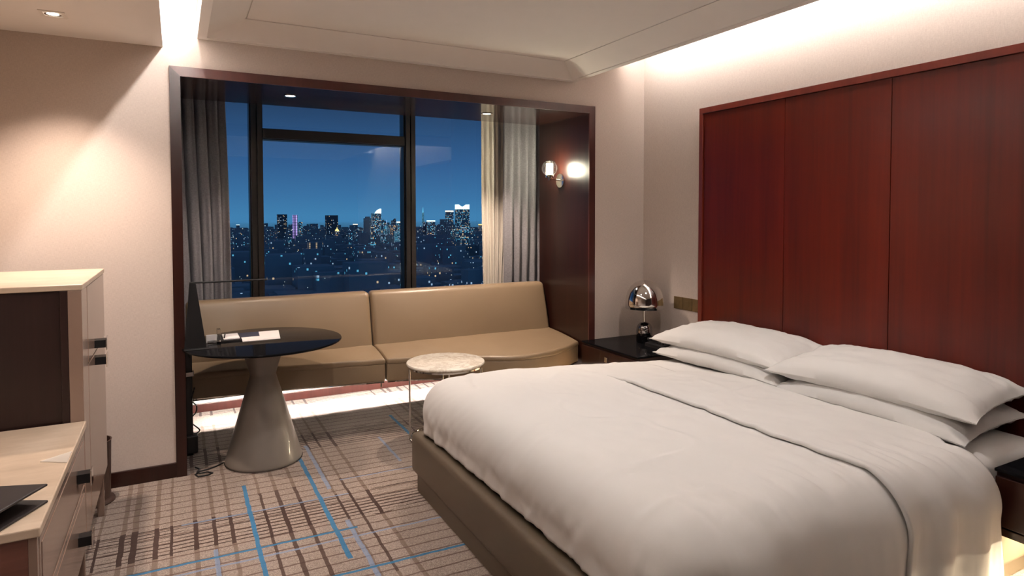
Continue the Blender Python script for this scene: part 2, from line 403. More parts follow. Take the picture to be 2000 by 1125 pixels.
# face trim round the opening
tw = .055
struct(MB().prism([(OX0-tw, 0), (OX0, 0), (OX0, OZ), (OX0-tw, OZ+tw)], 'y', YW-.016, YW+.001), 'trim_4', 'walnut')
struct(MB().prism([(OX1, 0), (OX1+tw, 0), (OX1+tw, OZ+tw), (OX1, OZ)], 'y', YW-.016, YW+.001), 'trim_5', 'cherry_trim')
struct(MB().prism([(OX0-tw, OZ+tw), (OX0, OZ), (OX1, OZ), (OX1+tw, OZ+tw)], 'y', YW-.016, YW+.001), 'trim_6', 'cherry_trim')
struct(MB().box((XL, YW-.014, 0), (OX0-tw, YW, .085), .003), 'baseboard_front', 'walnut')
struct(MB().box((XL, YB, 0), (XL+.014, YW-.014, .085), .003), 'baseboard_left', 'walnut')
struct(MB().box((AX0, YG-.02, 0), (AX1, YG, .065), .003), 'baseboard_window', 'cherry_trim')

# ceiling slab, tray and dropped strip
ceil = struct(MB().box((XL-.1, YB-.1, ZC), (XR+.1, YW+.1, ZC+.08)), 'ceiling', 'ceiling_paint')
tx0, tx1, ty0, ty1 = .125, 2.703, -.9, YW
def rect(i, z): return [(tx0+i, ty0+i, z), (tx1-i, ty0+i, z), (tx1-i, ty1-i, z), (tx0+i, ty1-i, z)]
tb = MB(); rings = [rect(0, 2.66), rect(0, 2.513), rect(.048, 2.513), rect(.048, 2.519), rect(.235, 2.595), rect(.235, 2.603), rect(.242, 2.603), rect(.242, 2.597)]
vs = [[tb.bm.verts.new(p) for p in r] for r in rings]
for a, b in zip(vs, vs[1:]):
    for i in range(4): tb.bm.faces.new((a[i], a[(i+1) % 4], b[(i+1) % 4], b[i]))
tb.bm.faces.new(vs[-1]); tb.bm.faces.new(vs[0][::-1])
tb.build('ceiling_tray', 'ceiling_paint', ceil)
bk = MB()
for a in ((XL, -.049),): bk.box((a[0], YB, 2.445), (a[1], YW, ZC))
bk.build('dropped_ceiling', 'ceiling_paint', ceil)
MB().box((XL, YB, 2.70), (XR, -1.2, ZC)).build('rear_ceiling', 'ceiling_paint', ceil)

# LED strips in the ceiling coves
t = thing('cove_light_strip', 'warm white light strip in the narrow ceiling slot above the beige pillar', 'light strip', (.05, 1.4, 2.84))
MB().box((.108, -1.1, 2.662), (.150, 4.06, 2.70)).build('channel', 'white_paint', t)
MB().box((.100, -1.1, 2.668), (.108, 4.05, 2.70)).build('diffuser', 'led_cove', t)
t = thing('cove_light_strip', 'warm white light strip in the wide ceiling cove above the headboard', 'light strip', (3.235, 1.4, 2.84))
MB().box((3.09, -1.1, 2.775), (3.12, 4.06, 2.859)).build('channel', 'white_paint', t)
MB().box((3.12, -1.1, 2.785), (3.123, 4.0, 2.845)).build('diffuser', 'led_cove_wide', t)

def spot(name, loc, power, size_deg, blend=.6, color=WARM, r=.03, aim=None):
    l = bpy.data.lights.new(name, 'SPOT'); l.energy = power; l.spot_size = math.radians(size_deg); l.spot_blend = blend; l.color = color; l.shadow_soft_size = r
    o = bpy.data.objects.new(name, l); C.objects.link(o); o.location = loc
    d = Vector(aim)-Vector(loc) if aim else Vector((0, 0, -1)); o.rotation_euler = d.to_track_quat('-Z', 'Y').to_euler()
    return o
def downlight(label, x, y, z, power, ang, square=False, group=None, aim=None, color=WARM, blend=.6):
    t = thing('downlight', label, 'downlight', (x, y, z), group)
    m = MB()
    if square:
        h, g = .052, .036
        for a in ((-h, -h, h, -g), (-h, g, h, h), (-h, -g, -g, g), (g, -g, h, g)): m.box((x+a[0], y+a[1], z-.004), (x+a[2], y+a[3], z))
        m.build('trim_frame', 'white_paint', t)
        MB().lathe([(.034, -.003), (.030, -.002), (.024, -.0015)], (x, y, z)).build('reflector_ring', 'chrome', t, True)
        MB().lathe([(0, -.0012), (.025, -.0012)], (x, y, z), 24).build('lens', 'lamp_lens', t)
    else:
        m.lathe([(.044, 0), (.045, -.004), (.034, -.004), (.030, -.001)], (x, y, z)); m.build('trim_ring', 'chrome', t, True)
        MB().lathe([(0, -.0012), (.030, -.0012)], (x, y, z), 24).build('lens', 'lamp_lens', t)
    s_ = spot('downlight_beam', (x, y, z-.03), power, ang, blend, color, .03, aim); s_.parent = t; s_.matrix_parent_inverse = Matrix.Translation(-t.location)
    return t
downlight('square recessed downlight in the dropped ceiling above the tall cabinet', -.493, 3.655, 2.445, L_DOWN, 100, True, blend=1.0)
downlight('added unseen square fill downlight in the dropped ceiling above the chest of drawers', -.493, 1.9, 2.445, L_DOWN*.14, 120, True, blend=1.0)  # unseen downlight, added as room fill
downlight('round downlight in the alcove soffit near the grey left curtain', .679, 4.39, OZ, L_SOFA*.3, 110)
downlight('round downlight in the alcove soffit near the cream sheer', 2.145, 4.46, OZ, L_SOFA, 110)
downlight('added unseen fill downlight in the ceiling tray above the aisle by the bed foot', .85, 2.6, 2.597, L_TRAY_FILL*1.0, 150, color=WHITE, blend=1.0)
downlight('added unseen fill downlight in the ceiling tray above the pillow side of the bed', 2.2, 2.1, 2.597, L_TRAY_FILL*1.15, 150, color=WHITE, blend=1.0)
downlight('added unseen fill downlight in the rear ceiling behind the bed foot', .6, -1.5, 2.70, L_REAR_FILL, 120, color=WHITE)
downlight('added unseen fill downlight in the rear ceiling beside the headboard wall', 2.4, -1.5, 2.70, L_REAR_FILL, 120, color=WHITE)

# ------------------------------------------------------------------ window
YF = 5.38; YP = 5.45
win = MB().box((AX0, YF, .74), (AX1, YF+.14, .80)); win.box((AX0, YF, 2.48), (AX1, YF+.14, 2.58))
window = struct(win, 'window_1', 'mullion_metal')
def mull(x0, x1):
    m = MB(); c = (x0+x1)/2
    m.box((x0, YF+.03, .80), (x1, YF+.14, 2.48)); m.box((x0+.012, YF, .80), (c-.006, YF+.05, 2.48)); m.box((c+.006, YF, .80), (x1-.012, YF+.05, 2.48))
    m.build('mullion', 'mullion_metal', window)
mull(.521, .622); mull(1.787, 1.897); mull(3.0, 3.1); mull(-.35, -.25)
tr = MB().box((.622, YF+.03, 2.108), (1.787, YF+.14, 2.196)); tr.box((.622, YF, 2.116), (1.787, YF+.04, 2.188)); tr.build('transom', 'mullion_metal', window)
for a, b, c, d in ((-.25, .521, .80, 2.48), (.622, 1.787, .80, 2.108), (.622, 1.787, 2.196, 2.48), (1.897, 3.0, .80, 2.48)):
    MB().grid(lambda u, v: Vector((a+(b-a)*u, YP, c+(d-c)*v)), 1, 1).build('pane', 'window_glass', window)

# ------------------------------------------------------------------ curtains
def curtain(name, label, cat, mat, x0t, x1t, x0b, x1b, yc, amp, folds, zb, seed, th=.004, flare=0):
    t = thing(name, label, cat, ((x0b+x1b)/2, yc, zb))
    rnd = random.Random(seed); ph = [rnd.uniform(0, 6.28) for _ in range(5)]
    def fn(u, v):
        z = 2.545+(zb-2.545)*v
        uu_ = u+.04*math.sin(5*u+ph[0])*v
        x = (x0t+(x1t-x0t)*u)*(1-v)+(x0b+(x1b-x0b)*u)*v + .018*math.sin(3.1*v+ph[1]+u*4)*v
        k = 2*math.pi*folds*uu_
        y = yc + amp*(.55+.45*v)*(math.sin(k+ph[2]+.5*math.sin(2.2*v+ph[3]))+.35*math.sin(2.1*k+ph[4]+v*1.5)) + .012*fbm(u*9, v*4, seed)
        return Vector((x+.3*amp*math.cos(k+ph[2]), y, z))
    o = MB().grid(fn, 240, 50).build('drape', mat, t, 'all')
    md = o.modifiers.new('thickness', 'SOLIDIFY'); md.thickness = th
    MB().box((min(x0t, x1t)-.01, yc-.012, 2.545), (max(x0t, x1t)+.01, yc+.012, 2.56)).build('heading_tape', mat, t)
    return t
curtain('curtain', 'gathered grey curtain hanging at the left end of the window', 'curtain', 'curtain_fabric', -.33, .312, -.33, .352, 5.0, .030, 8.5, .30, 3)
curtain('curtain', 'gathered grey curtain hanging beside the globe wall lamp', 'curtain', 'curtain_fabric', 2.56, 3.15, 2.56, 3.15, 4.98, .032, 7.5, .30, 8)
curtain('sheer_curtain', 'cream sheer curtain gathered next to the grey right curtain', 'curtain', 'sheer_fabric', 2.40, 2.66, 2.41, 2.66, 5.12, .018, 4.5, .30, 5, .002)

# ------------------------------------------------------------------ sofa (two units)
JY, JZ, TOPZ, SB = 4.62, .525, .925, .335
front = [(-.2, 4.50), (.04, 4.48), (.65, 4.42), (1.17, 4.325), (1.42, 4.285), (1.7, 4.17), (1.935, 4.05), (2.10, 3.96), (2.27, 3.945), (2.45, 3.985), (2.63, 4.07), (2.83, 4.19), (3.0, 4.3)]
def fy(x):
    for (a, b), (c, d) in zip(front, front[1:]):
        if x <= c:
            s_ = (x-a)/(c-a); s_ = s_*s_*(3-2*s_)*.35+s_*.65
            return b+(d-b)*s_
    return front[-1][1]
def sofa(label, x0, x1):
    t = thing('sofa_unit', label, 'sofa', ((x0+x1)/2, 4.5, 0), 'units of the leather sofa under the window')
    def fb(p):   # backrest leans back and swells a little
        h = (p.z-.50)/(TOPZ-.50); s_ = (p.x-x0)/(x1-x0)
        y = p.y+.10*h + (-.016*math.sin(math.pi*min(max(h, 0), 1))*min(1, 6*s_*(1-s_))*(1 if p.y < JY+.05 else 0))
        return Vector((p.x-(.012*max(h, 0)**2 if s_ > .9 and x1 > 2 else 0), y, p.z))
    MB().rblock((x0+.002, JY-.005, .42), (x1-.002, JY+.11, TOPZ), .035, (24, 2, 10), fb).build('backrest', 'sofa_leather', t, 'all')
    def fs(p):   # seat cushion: front edge follows the curve, top is crowned
        s_ = (p.y-4.0)/(JY+.06-4.0); F = fy(p.x); y = F+(JY+.06-F)*s_
        z = p.z
        if z > .44: z += .045*math.sin(min(max(s_, 0), 1)*math.pi/2)*min(1, (z-.44)/.04) + .004*fbm(p.x*5, y*6)
        return Vector((p.x, y, z))
    MB().rblock((x0+.002, 4.0, .455), (x1-.002, JY+.06, .495), .018, (40, 10, 1), fs).build('seat_cushion', 'sofa_leather', t, 'all')
    def ff(p):
        s_ = (p.y-4.0)/(JY+.06-4.0); F = fy(p.x)+.006; return Vector((p.x, F+(JY+.06-F)*s_, p.z))
    MB().rblock((x0+.004, 4.0, SB), (x1-.004, JY+.06, .462), .012, (40, 4, 2), ff).build('seat_front', 'sofa_leather', t, 'all')
    m = MB(); n = 30
    m.grid(lambda u, v: Vector((x0+.01+(x1-x0-.02)*u, fy(x0+.01+(x1-x0-.02)*u)+.012+.02*v, SB-.004)), n, 1)
    o = m.build('metal_rail', 'chrome', t); md = o.modifiers.new('thickness', 'SOLIDIFY'); md.thickness = .006
    bx = x1-.03 if x1 < 2 else x1-.9
    MB().box((bx-.006, fy(bx)+.012, SB-.04), (bx+.006, fy(bx)+.03, SB-.003), .001).build('bracket', 'chrome', t)
    for lx in ((.55, .68) if x1 < 2 else (2.3, 2.7)):
        MB().cyl((lx, 5.06, 0), (lx, 5.06, SB-.03), .012).build('leg', 'chrome', t, True)
    MB().box((x0+.01, 4.96, .195), (x1-.01, 4.972, .33)).build('light_shield', 'black_metal', t)
    MB().box((x0+.01, 4.55, .30), (x1-.01, 5.2, .33)).build('deck', 'black_metal', t)
    return t
sofa('long left unit of the taupe leather sofa behind the black table', .045, 1.285)
sofa('right unit of the taupe leather sofa with a bulging seat front', 1.289, 2.828)
t = thing('sofa_light_strip', 'hidden light strip under the sofa shining on the carpet', 'light strip', (1.44, 5.02, .27))
MB().box((.06, 5.0, .268), (2.82, 5.03, .29)).build('channel', 'black_metal', t)
MB().box((.07, 5.008, .264), (2.81, 5.022, .268)).build('diffuser', 'led_floor', t)

# ------------------------------------------------------------------ black round table
TX, TY, TZ = .47, 4.12, .738
t = thing('round_table', 'round black glass table on a taupe hourglass pedestal', 'table', (TX, TY, 0))
R = .455
MB().lathe([(0, -.016), (R-.012, -.016), (R-.002, -.011), (R, -.006), (R-.003, -.001), (R-.008, 0), (0, 0)], (TX, TY, TZ), 96).build('table_top', 'black_glass', t, True)
MB().lathe([(0, .005), (.219, .005), (.222, .01), (.222, .02), (.216, .04), (.078, .515), (.074, .53), (.078, .545), (.128, .715), (.122, .722), (0, .722)], (TX-.012, TY+.008, 0), 72).build('pedestal', 'taupe_lacquer', t, True)
MB().lathe([(0, 0), (.225, 0), (.225, .006), (0, .006)], (TX-.012, TY+.008, 0), 72).build('base_ring', 'dark_chrome', t, True)

# things on it
t = thing('desk_lamp', 'flat black tapered desk lamp with a thin horizontal arm', 'lamp', (.085, 4.05, TZ))
MB().prism([(.03, TZ+.001), (.145, TZ+.001), (.094, 1.115), (.062, 1.115)], 'y', 4.02, 4.05).build('post', 'black_metal', t)
MB().box((.062, 4.028, 1.112), (.475, 4.042, 1.122), .003).build('arm', 'black_metal', t)
MB().box((.03, 3.98, TZ), (.155, 4.09, TZ+.006), .002).build('foot_plate', 'black_metal', t)
def quad(mb, pts, z0, z1): return mb.prism(pts, 'z', z0, z1)
t = thing('notepad', 'small white notepad on a dark leather pad on the black table', 'notepad', (.27, 4.27, TZ))
quad(MB(), [(.205, 4.16), (.345, 4.16), (.345, 4.40), (.205, 4.40)], TZ, TZ+.008).build('leather_pad', 'dark_pad', t)
quad(MB(), [(.245, 4.20), (.335, 4.20), (.335, 4.37), (.245, 4.37)], TZ+.008, TZ+.014).build('paper_block', 'paper', t)
tag(MB().cyl((.25, 4.22, TZ+.018), (.262, 4.35, TZ+.018), .004, seg=10).build('pen', 'black_plastic', None, True), 'slim black pen lying across the small notepad', 'pen')
tag(quad(MB(), [(.345, 4.12), (.56, 4.12), (.59, 4.42), (.345, 4.42)], TZ, TZ+.003).build('document', 'paper'), 'white printed sheet lying on the black table', 'paper')
tag(quad(MB(), [(.347, 4.26), (.455, 4.26), (.465, 4.415), (.347, 4.415)], TZ+.003, TZ+.005).build('card', 'navy_card'), 'dark navy card lying on the white sheet', 'card')
t = thing('card_holder', 'clear acrylic card holder with a white card beside the desk lamp', 'holder', (.19, 4.17, TZ))
MB().box((.155, 4.13, TZ), (.225, 4.19, TZ+.012), .002).build('base', 'clear_glass', t)
MB().box((.205, 4.14, TZ+.012), (.225, 4.18, TZ+.085), .002).build('upright', 'clear_glass', t)
MB().box((.150, 4.195, TZ), (.205, 4.205, TZ+.045)).build('card', 'paper', t)

# cable column by the jamb
t = thing('cable_column', 'black power cable column standing against the left alcove jamb', 'cable duct', (.05, 4.42, 0))
MB().box((.037, 4.40, .0), (.075, 4.44, .66), .004).build('duct', 'black_plastic', t)
MB().box((.037, 4.37, .02), (.10, 4.45, .13), .006).build('socket_box', 'black_plastic', t)
MB().box((.037, 4.385, .50), (.085, 4.445, .53), .003).build('clamp', 'dark_chrome', t)
pts = [(.08+.035*math.sin(i*.55)*(1-i/30), 4.41+.02*math.cos(i*.8), .12+.012*i) for i in range(26)]
MB().tube(pts, .004).build('cable_loop', 'black_plastic', t, True)
MB().tube([(.06, 4.40, .62), (.05, 4.36, .70), (.06, 4.30, .742), (.075, 4.20, .745)], .004).build('lamp_cable', 'black_plastic', t, True)
pts = [(.23, 4.17, .005), (.19, 4.13, .005), (.14, 4.10, .005), (.10, 4.09, .005), (.075, 4.05, .005), (.09, 4.01, .005), (.14, 4.01, .005), (.165, 4.03, .005), (.14, 4.05, .009), (.10, 4.04, .011), (.085, 4.08, .005), (.10, 4.13, .005), (.08, 4.17, .005)]
tag(MB().tube(pts, .0045).build('power_cable', 'black_plastic', None, True), 'loose black cable curled on the carpet by the pedestal', 'cable')

# ------------------------------------------------------------------ marble side table
SX, SY, SZ = 1.585, 3.94, .525
t = thing('side_table', 'small round marble side table on thin chrome legs', 'table', (SX, SY, 0))
R = .262
MB().lathe([(0, -.024), (R-.012, -.024), (R-.003, -.017), (R, -.010), (R-.003, -.003), (R-.010, 0), (0, 0)], (SX, SY, SZ), 72).build('marble_top', 'marble', t, True)
MB().lathe([(R-.03, -.024), (R-.012, -.024), (R-.012, -.034), (R-.03, -.034), (R-.03, -.024)], (SX, SY, SZ), 64).build('top_ring', 'chrome', t, True)
rl = R-.022
for k in range(4):
    a = math.radians(163+90*k)
    MB().cyl((SX+rl*math.cos(a), SY+rl*math.sin(a), 0), (SX+rl*math.cos(a), SY+rl*math.sin(a), SZ-.03), .0065, seg=12).build('leg', 'chrome', t, True)
    MB().tube([(SX+rl*math.cos(a), SY+rl*math.sin(a), .03), (SX, SY, .045)], .005).build('cross_bar', 'chrome', t, True)
MB().tube([(SX+rl*math.cos(i*math.pi/24), SY+rl*math.sin(i*math.pi/24), .012) for i in range(48)], .007, closed=True).build('floor_ring', 'chrome', t, True)

# ------------------------------------------------------------------ globe wall lamp
t = thing('wall_lamp', 'clear glass globe wall lamp on a round chrome plate', 'lamp', (OX1, 4.474, 1.787))
gx, gy, gz = 2.715, 4.46, 1.885
MB().cyl((OX1-.014, 4.474, 1.787), (OX1, 4.474, 1.787), .058, seg=40).build('wall_plate', 'chrome', t, True)
MB().cyl((gx, gy, 1.80), (OX1-.014, 4.474, 1.79), .008, seg=14).build('arm', 'chrome', t, True)
MB().lathe([(0, -.10), (.012, -.10), (.012, -.078), (.034, -.076), (.034, -.055), (0, -.055)], (gx, gy, gz), 32).build('cup', 'chrome', t, True)
g = MB().lathe([(.028, -.060)]+[(.066*math.sin(a), -.066*math.cos(a)) for a in [math.radians(26+x*(180-26)/22) for x in range(23)]], (gx, gy, gz), 48).build('globe', 'thin_glass', t, 'all')
md = g.modifiers.new('thickness', 'SOLIDIFY'); md.thickness = .002
MB().lathe([(0, -.055), (.028, -.055), (.026, .035), (.022, .038), (0, .038)], (gx, gy, gz), 28).build('bulb_tube', 'bulb_glow', t, True)

# ------------------------------------------------------------------ headboard wall panels
HX = XR-.045
t = thing('headboard', 'tall glossy cherry wood panelled headboard behind the bed', 'headboard', (XR, 2.0, 0))
HT, HY0, HY1 = 2.262, .62, 3.395
MB().box((HX+.015, HY0, .05), (XR, HY1, HT)).build('backing', 'espresso', t)
MB().box((HX-.012, HY0-.035, HT-.04), (XR, HY1+.012, HT), .002).build('top_frame', 'cherry_frame', t)
MB().box((HX-.012, HY1-.022, .05), (XR, HY1+.012, HT-.04), .002).build('side_frame', 'cherry_frame', t)
MB().box((HX-.012, HY0-.035, .05), (XR, HY0, HT-.04), .002).build('side_frame', 'cherry_frame', t)
ys = [HY1-.024, 2.690, 2.028, 1.366, .70, HY0+.001]
for a, b in zip(ys, ys[1:]):
    MB().box((HX, b+.0015, .05), (HX+.02, a-.0015, HT-.042), .0012, 1).build('panel', 'cherry', t)

# ------------------------------------------------------------------ night stands
def stand(label, y0, y1, lab):
    x0, z0, z1 = 2.775, .27, .525
    t = thing('nightstand', label, 'nightstand', ((x0+XR)/2, (y0+y1)/2, z0))
    xb = XR-.002 if y0 > 2 else HX-.014
    MB().box((x0+.02, y0, z0), (xb, y1, z1-.012), .002).build('body', 'walnut', t)
    MB().box((x0, y0, z1-.012), (xb, y1, z1), .002).build('glass_top', 'black_glass', t)
    d = MB().box((x0, y0+.004, z0+.035), (x0+.02, y1-.004, z1-.03), .002).build('drawer', 'walnut', t)
    yc = (y0+y1)/2-(.0 if y0 > 2 else 0)
    h = MB().box((x0-.022, yc-.016, .425), (x0-.018, yc+.016, .462), .001); h.box((x0-.019, yc-.016, .445), (x0, yc+.016, .462), .001)
    h.build('pull', 'chrome', d)
    MB().box((x0, y0, z0), (x0+.02, y1, z0+.03), .002).build('lower_rail', 'walnut', t)
    s_ = thing('nightstand_light_strip', lab, 'light strip', (3.0, (y0+y1)/2, z0))
    MB().box((2.95, y0+.05, z0-.012), (2.99, y1-.05, z0)).build('channel', 'white_paint', s_)
    MB().box((2.955, y0+.06, z0-.016), (2.985, y1-.06, z0-.012)).build('diffuser', 'led_stand', s_)
    return t
stand('floating dark wood nightstand carrying the chrome dome lamp', 3.40, 4.078, 'warm light strip under the nightstand with the dome lamp')
stand('floating dark wood nightstand in the lower right corner', .63, 1.262, 'glowing warm light strip under the lower right nightstand')

# dome lamp
lx, ly, lz = 3.165, 3.80, .525
t = thing('table_lamp', 'polished chrome dome table lamp on the nightstand', 'lamp', (lx, ly, lz))
MB().lathe([(0, 0), (.058, 0), (.061, .004), (.061, .09), (.058, .115), (.049, .135), (.034, .149), (.012, .156), (0, .156)], (lx, ly, lz), 56).build('base', 'dark_chrome', t, True)
MB().cyl((lx, ly, lz+.15), (lx, ly, lz+.30), .0075, seg=18).build('stem', 'chrome', t, True)
pr = [(.146, .262), (.1465, .30), (.142, .345), (.130, .388), (.107, .427), (.075, .457), (.037, .475), (0, .48)]
o = MB().lathe(pr, (lx, ly, lz), 64).build('dome_shade', 'chrome', t, 'all'); md = o.modifiers.new('thickness', 'SOLIDIFY'); md.thickness = .003
# telephone
px, py = 3.17, 3.60
t = thing('telephone', 'black desk telephone half hidden behind the pillow', 'telephone', (px, py, .525))
MB().prism([(px-.09, .525), (px+.09, .525), (px+.09, .575), (px-.09, .548)], 'y', py-.09, py+.09).build('base', 'black_plastic', t)
MB().box((px-.085, py+.035, .565), (px+.085, py+.08, .592), .012).build('handset', 'black_plastic', t, True)
for i in range(3):
    for j in range(4): MB().box((px-.06+.03*j, py-.065+.028*i, .552+.0045*j), (px-.04+.03*j, py-.047+.028*i, .566+.0045*j), .002).build('key', 'dark_pad', t)
# switch plate
t = thing('switch_plate', 'brass three-gang switch plate on the beige wall by the headboard', 'switch', (XR, 3.57, .83))
for k in range(3):
    a = 3.42+.098*k
    pl = MB().box((XR-.008, a, .785), (XR, a+.094, .878), .002).build('gang', 'brass', t)
    MB().box((XR-.011, a+.03, .81), (XR-.008, a+.064, .853), .001).build('rocker', 'brass', pl)

# ------------------------------------------------------------------ bed
BX0, BX1, BY0, BY1 = 1.12, HX-.014, 1.285, 3.305
t = thing('bed', 'wide upholstered bed base in taupe leather', 'bed', (2.2, 2.3, 0))
MB().rblock((BX0, BY0-.02, .095), (BX0+.085, BY1, .315), .03, (2, 30, 4)).build('foot_panel', 'bed_leather', t, 'all')
MB().rblock((BX0+.086, BY1-.075, .095), (BX1, BY1, .315), .03, (30, 2, 4)).build('side_rail', 'bed_leather', t, 'all')
MB().rblock((BX0+.086, BY0-.02, .095), (BX1, BY0+.055, .315), .03, (30, 2, 4)).build('side_rail', 'bed_leather', t, 'all')
MB().box((BX0+.02, BY0+.03, 0), (BX1-.02, BY1-.05, .10), .004).build('plinth', 'bed_leather', t)
MB().box((BX0+.08, BY0+.055, .20), (BX1, BY1-.075, .29)).build('deck', 'black_metal', t)
mt = MB().rblock((1.215, 1.305, .292), (BX1-.004, 3.245, .530), .07, (20, 20, 3), lambda p: p+Vector((0, 0, .012*fbm(p.x*4, p.y*4))))
tag(mt.build('mattress', 'white_linen', None, 'all'), 'thick mattress in a white fitted sheet on the bed base', 'mattress')

def cover(x0, x1, ya, yb, ztop, rf, rfar, rn, zfoot, zfar, znear, foot=True, seed=0, off=0.0, nu=150, nv=190, wr=1.0):
    """cloth lying on the mattress: flat top, rounded over the edges, hanging down"""
    def hang(d, r, lim):
        a = min(d/r, math.pi/2); drop = r*(1-math.cos(a)); out = r*math.sin(a); ext = max(0, d-r*math.pi/2)
        return out, min(drop+ext, lim)
    Lf = rf*math.pi/2+max(0, (ztop-zfoot)-rf) if foot else 0
    Lfar = rfar*math.pi/2+max(0, ztop-zfar-rfar); Ln = rn*math.pi/2+max(0, ztop-znear-rn)
    fx0 = x0+rf if foot else x0; fy0 = ya+rn; fy1 = yb-rfar
    def fn(u, v):
        xe = x1-(0 if foot else .27*min(1, max(0, (1.75-((fy0-Ln)+(fy1+Lfar-fy0+Ln)*v))/.35)))
        U = (fx0-Lf)+(xe-fx0+Lf)*u; V = (fy0-Ln)+(fy1+Lfar-fy0+Ln)*v
        dx = max(0, fx0-U); dyn = max(0, fy0-V); dyf = max(0, V-fy1)
        qx = max(U, fx0); qy = min(max(V, fy0), fy1); dy = dyn if dyn > 0 else -dyf
        d = math.hypot(dx, dy)
        p = Vector((qx, qy, ztop))
        # gentle crown and creases on the top
        crown = .030*math.exp(-((qx-1.62)/.5)**2) - .012*((qy-2.28)/.9)**2
        p.z += crown - .045*min(1, max(0, (qx-2.0)/.9))**1.5 + off*min(1, max(-.3, (2.85-qy)/.25))
        side = 0
        if d > 1e-6:
            cf, cn = (dx/d)**2, (dy/d)**2; r = rf*cf+(rn if dyn > 0 else rfar)*cn
            lim = (ztop-zfoot)*cf+(ztop-(znear if dyn > 0 else zfar))*cn
            o_, dr = hang(d, r, lim+.2)
            nx, ny = -dx/d, -dy/d
            side = min(1, dr/.22)
            fold = 0
            if dyn > 0: fold += .018*side*math.sin(qx*17+2.2*math.sin(qx*5.3)+dr*3)+.012*side*fbm(qx*7, dr*1.5, seed)
            if dx > 0: fold += .010*side*fbm(qy*9+dr*5, dr*3, seed+3)-.02*side*side
            o_ += fold*wr+off*.8
            p += Vector((nx*o_, ny*o_, -dr))
        tp = 1-side
        w1 = .010*fbm(qx*2.1+.5*qy, qy*2.3, seed+7)+.0035*fbm(qx*6+qy*3, qy*5-qx*2, seed+9)
        rid = 1-abs(fbm(qx*1.6+qy*1.1, qy*2.2-qx*.8, seed+21, 2))*2.2
        w1 += .006*max(0, rid-.72)*3.5
        edge = math.exp(-((V-fy0)/.14)**2); w1 += .017*edge*fbm(qx*13, V*3.0, seed+31)
        p.z += w1*tp*wr
        # pulled creases running to the tucked foot
        if foot:
            k = math.exp(-max(0, U-fx0)/.22)*min(1, .25+dx*2)
            p.z += .004*k*fbm(qy*16+U*9, U*3, 11)*(1-.5*side)
            p.x += -.006*k*fbm(qy*20+U*14, U*4, 13)*side
        return p
    return MB().grid(fn, nu, nv)
o = cover(1.140, 2.62, 1.205, 3.285, .600, .19, .11, .19, .322, .345, .13, True, 2).build('duvet', 'white_linen', None, 'all')
md = o.modifiers.new('thickness', 'SOLIDIFY'); md.thickness = .012; md.offset = -1
tag(o, 'smooth white duvet spread over the foot of the bed', 'duvet')
def fold():
    base = cover(2.105, 2.98, 1.205, 3.285, .600, .1, .11, .19, .3, .345, .13, False, 2, .020, 60, 190)
    for v in base.bm.verts:
        if v.co.y < 1.35 and v.co.z < .5: v.co.x += .06*(.5-v.co.z)*(1 if v.co.x > 2.5 else .1)
    return base
o = fold().build('bed_sheet', 'white_linen', None, 'all')
md = o.modifiers.new('thickness', 'SOLIDIFY'); md.thickness = .014; md.offset = -1
tag(o, 'folded back white top sheet lying between duvet and pillows', 'sheet')

def pillow(label, cx, cy, cz, L, W, T, rz, tilt, seed, sag=0):
    rnd = random.Random(seed)
    R_ = Matrix.Rotation(rz, 3, 'Z') @ Matrix.Rotation(tilt, 3, 'Y')
    m = MB(); nu, nv = 44, 30
    def surf(sgn):
        def fn(u, v):
            a = 2*u-1; b = 2*v-1
            a = math.copysign(abs(a)**.85, a); b = math.copysign(abs(b)**.85, b)
            ex = 1-.055*(1-a*a)*abs(b)**1.5; ey = 1-.075*(1-b*b)*abs(a)**1.5
            x = W/2*b*ex; y = L/2*a*ey
            h = (max(0, 1-abs(a)**3.4)**.5)*(max(0, 1-abs(b)**3.0)**.52)
            z = sgn*T/2*h
            edge = 1-h
            z += .010*h*fbm(x*7+seed, y*6, sgn*2+seed)+.005*edge*math.sin(y*38+seed)*h**.3*(abs(b) > .5)
            z += .008*fbm(a*5+seed, b*9, 5)*h**.5*abs(a)**3*3+.006*h*fbm(x*16+seed, y*14, seed+3)
            z += -sag*(a*a)*.5
            if sgn < 0: z *= .8
            return R_ @ Vector((x, y, z)) + Vector((cx, cy, cz))
        return fn
    m.grid(surf(1), nu, nv); m.grid(surf(-1), nu, nv)
    bmesh.ops.remove_doubles(m.bm, verts=m.bm.verts[:], dist=.0008)
    o = m.build('pillow', 'white_linen', None, 'all', at=(cx, cy, cz))
    return tag(o, label, 'pillow', 'bed pillows')
pillow('lower white pillow of the stack next to the dome lamp', 3.06, 2.80, .618, .98, .50, .15, .02, -.08, 1, .03)
pillow('upper white pillow of the stack next to the dome lamp', 3.08, 2.835, .708, 1.02, .50, .17, .03, -.10, 2, .04)
pillow('lower white pillow of the stack nearest the lower right corner', 3.06, 1.86, .612, .98, .52, .16, -.02, -.10, 3, .05)
pillow('upper white pillow of the stack nearest the lower right corner', 3.08, 1.88, .708, 1.04, .52, .18, .02, -.12, 4, .05)

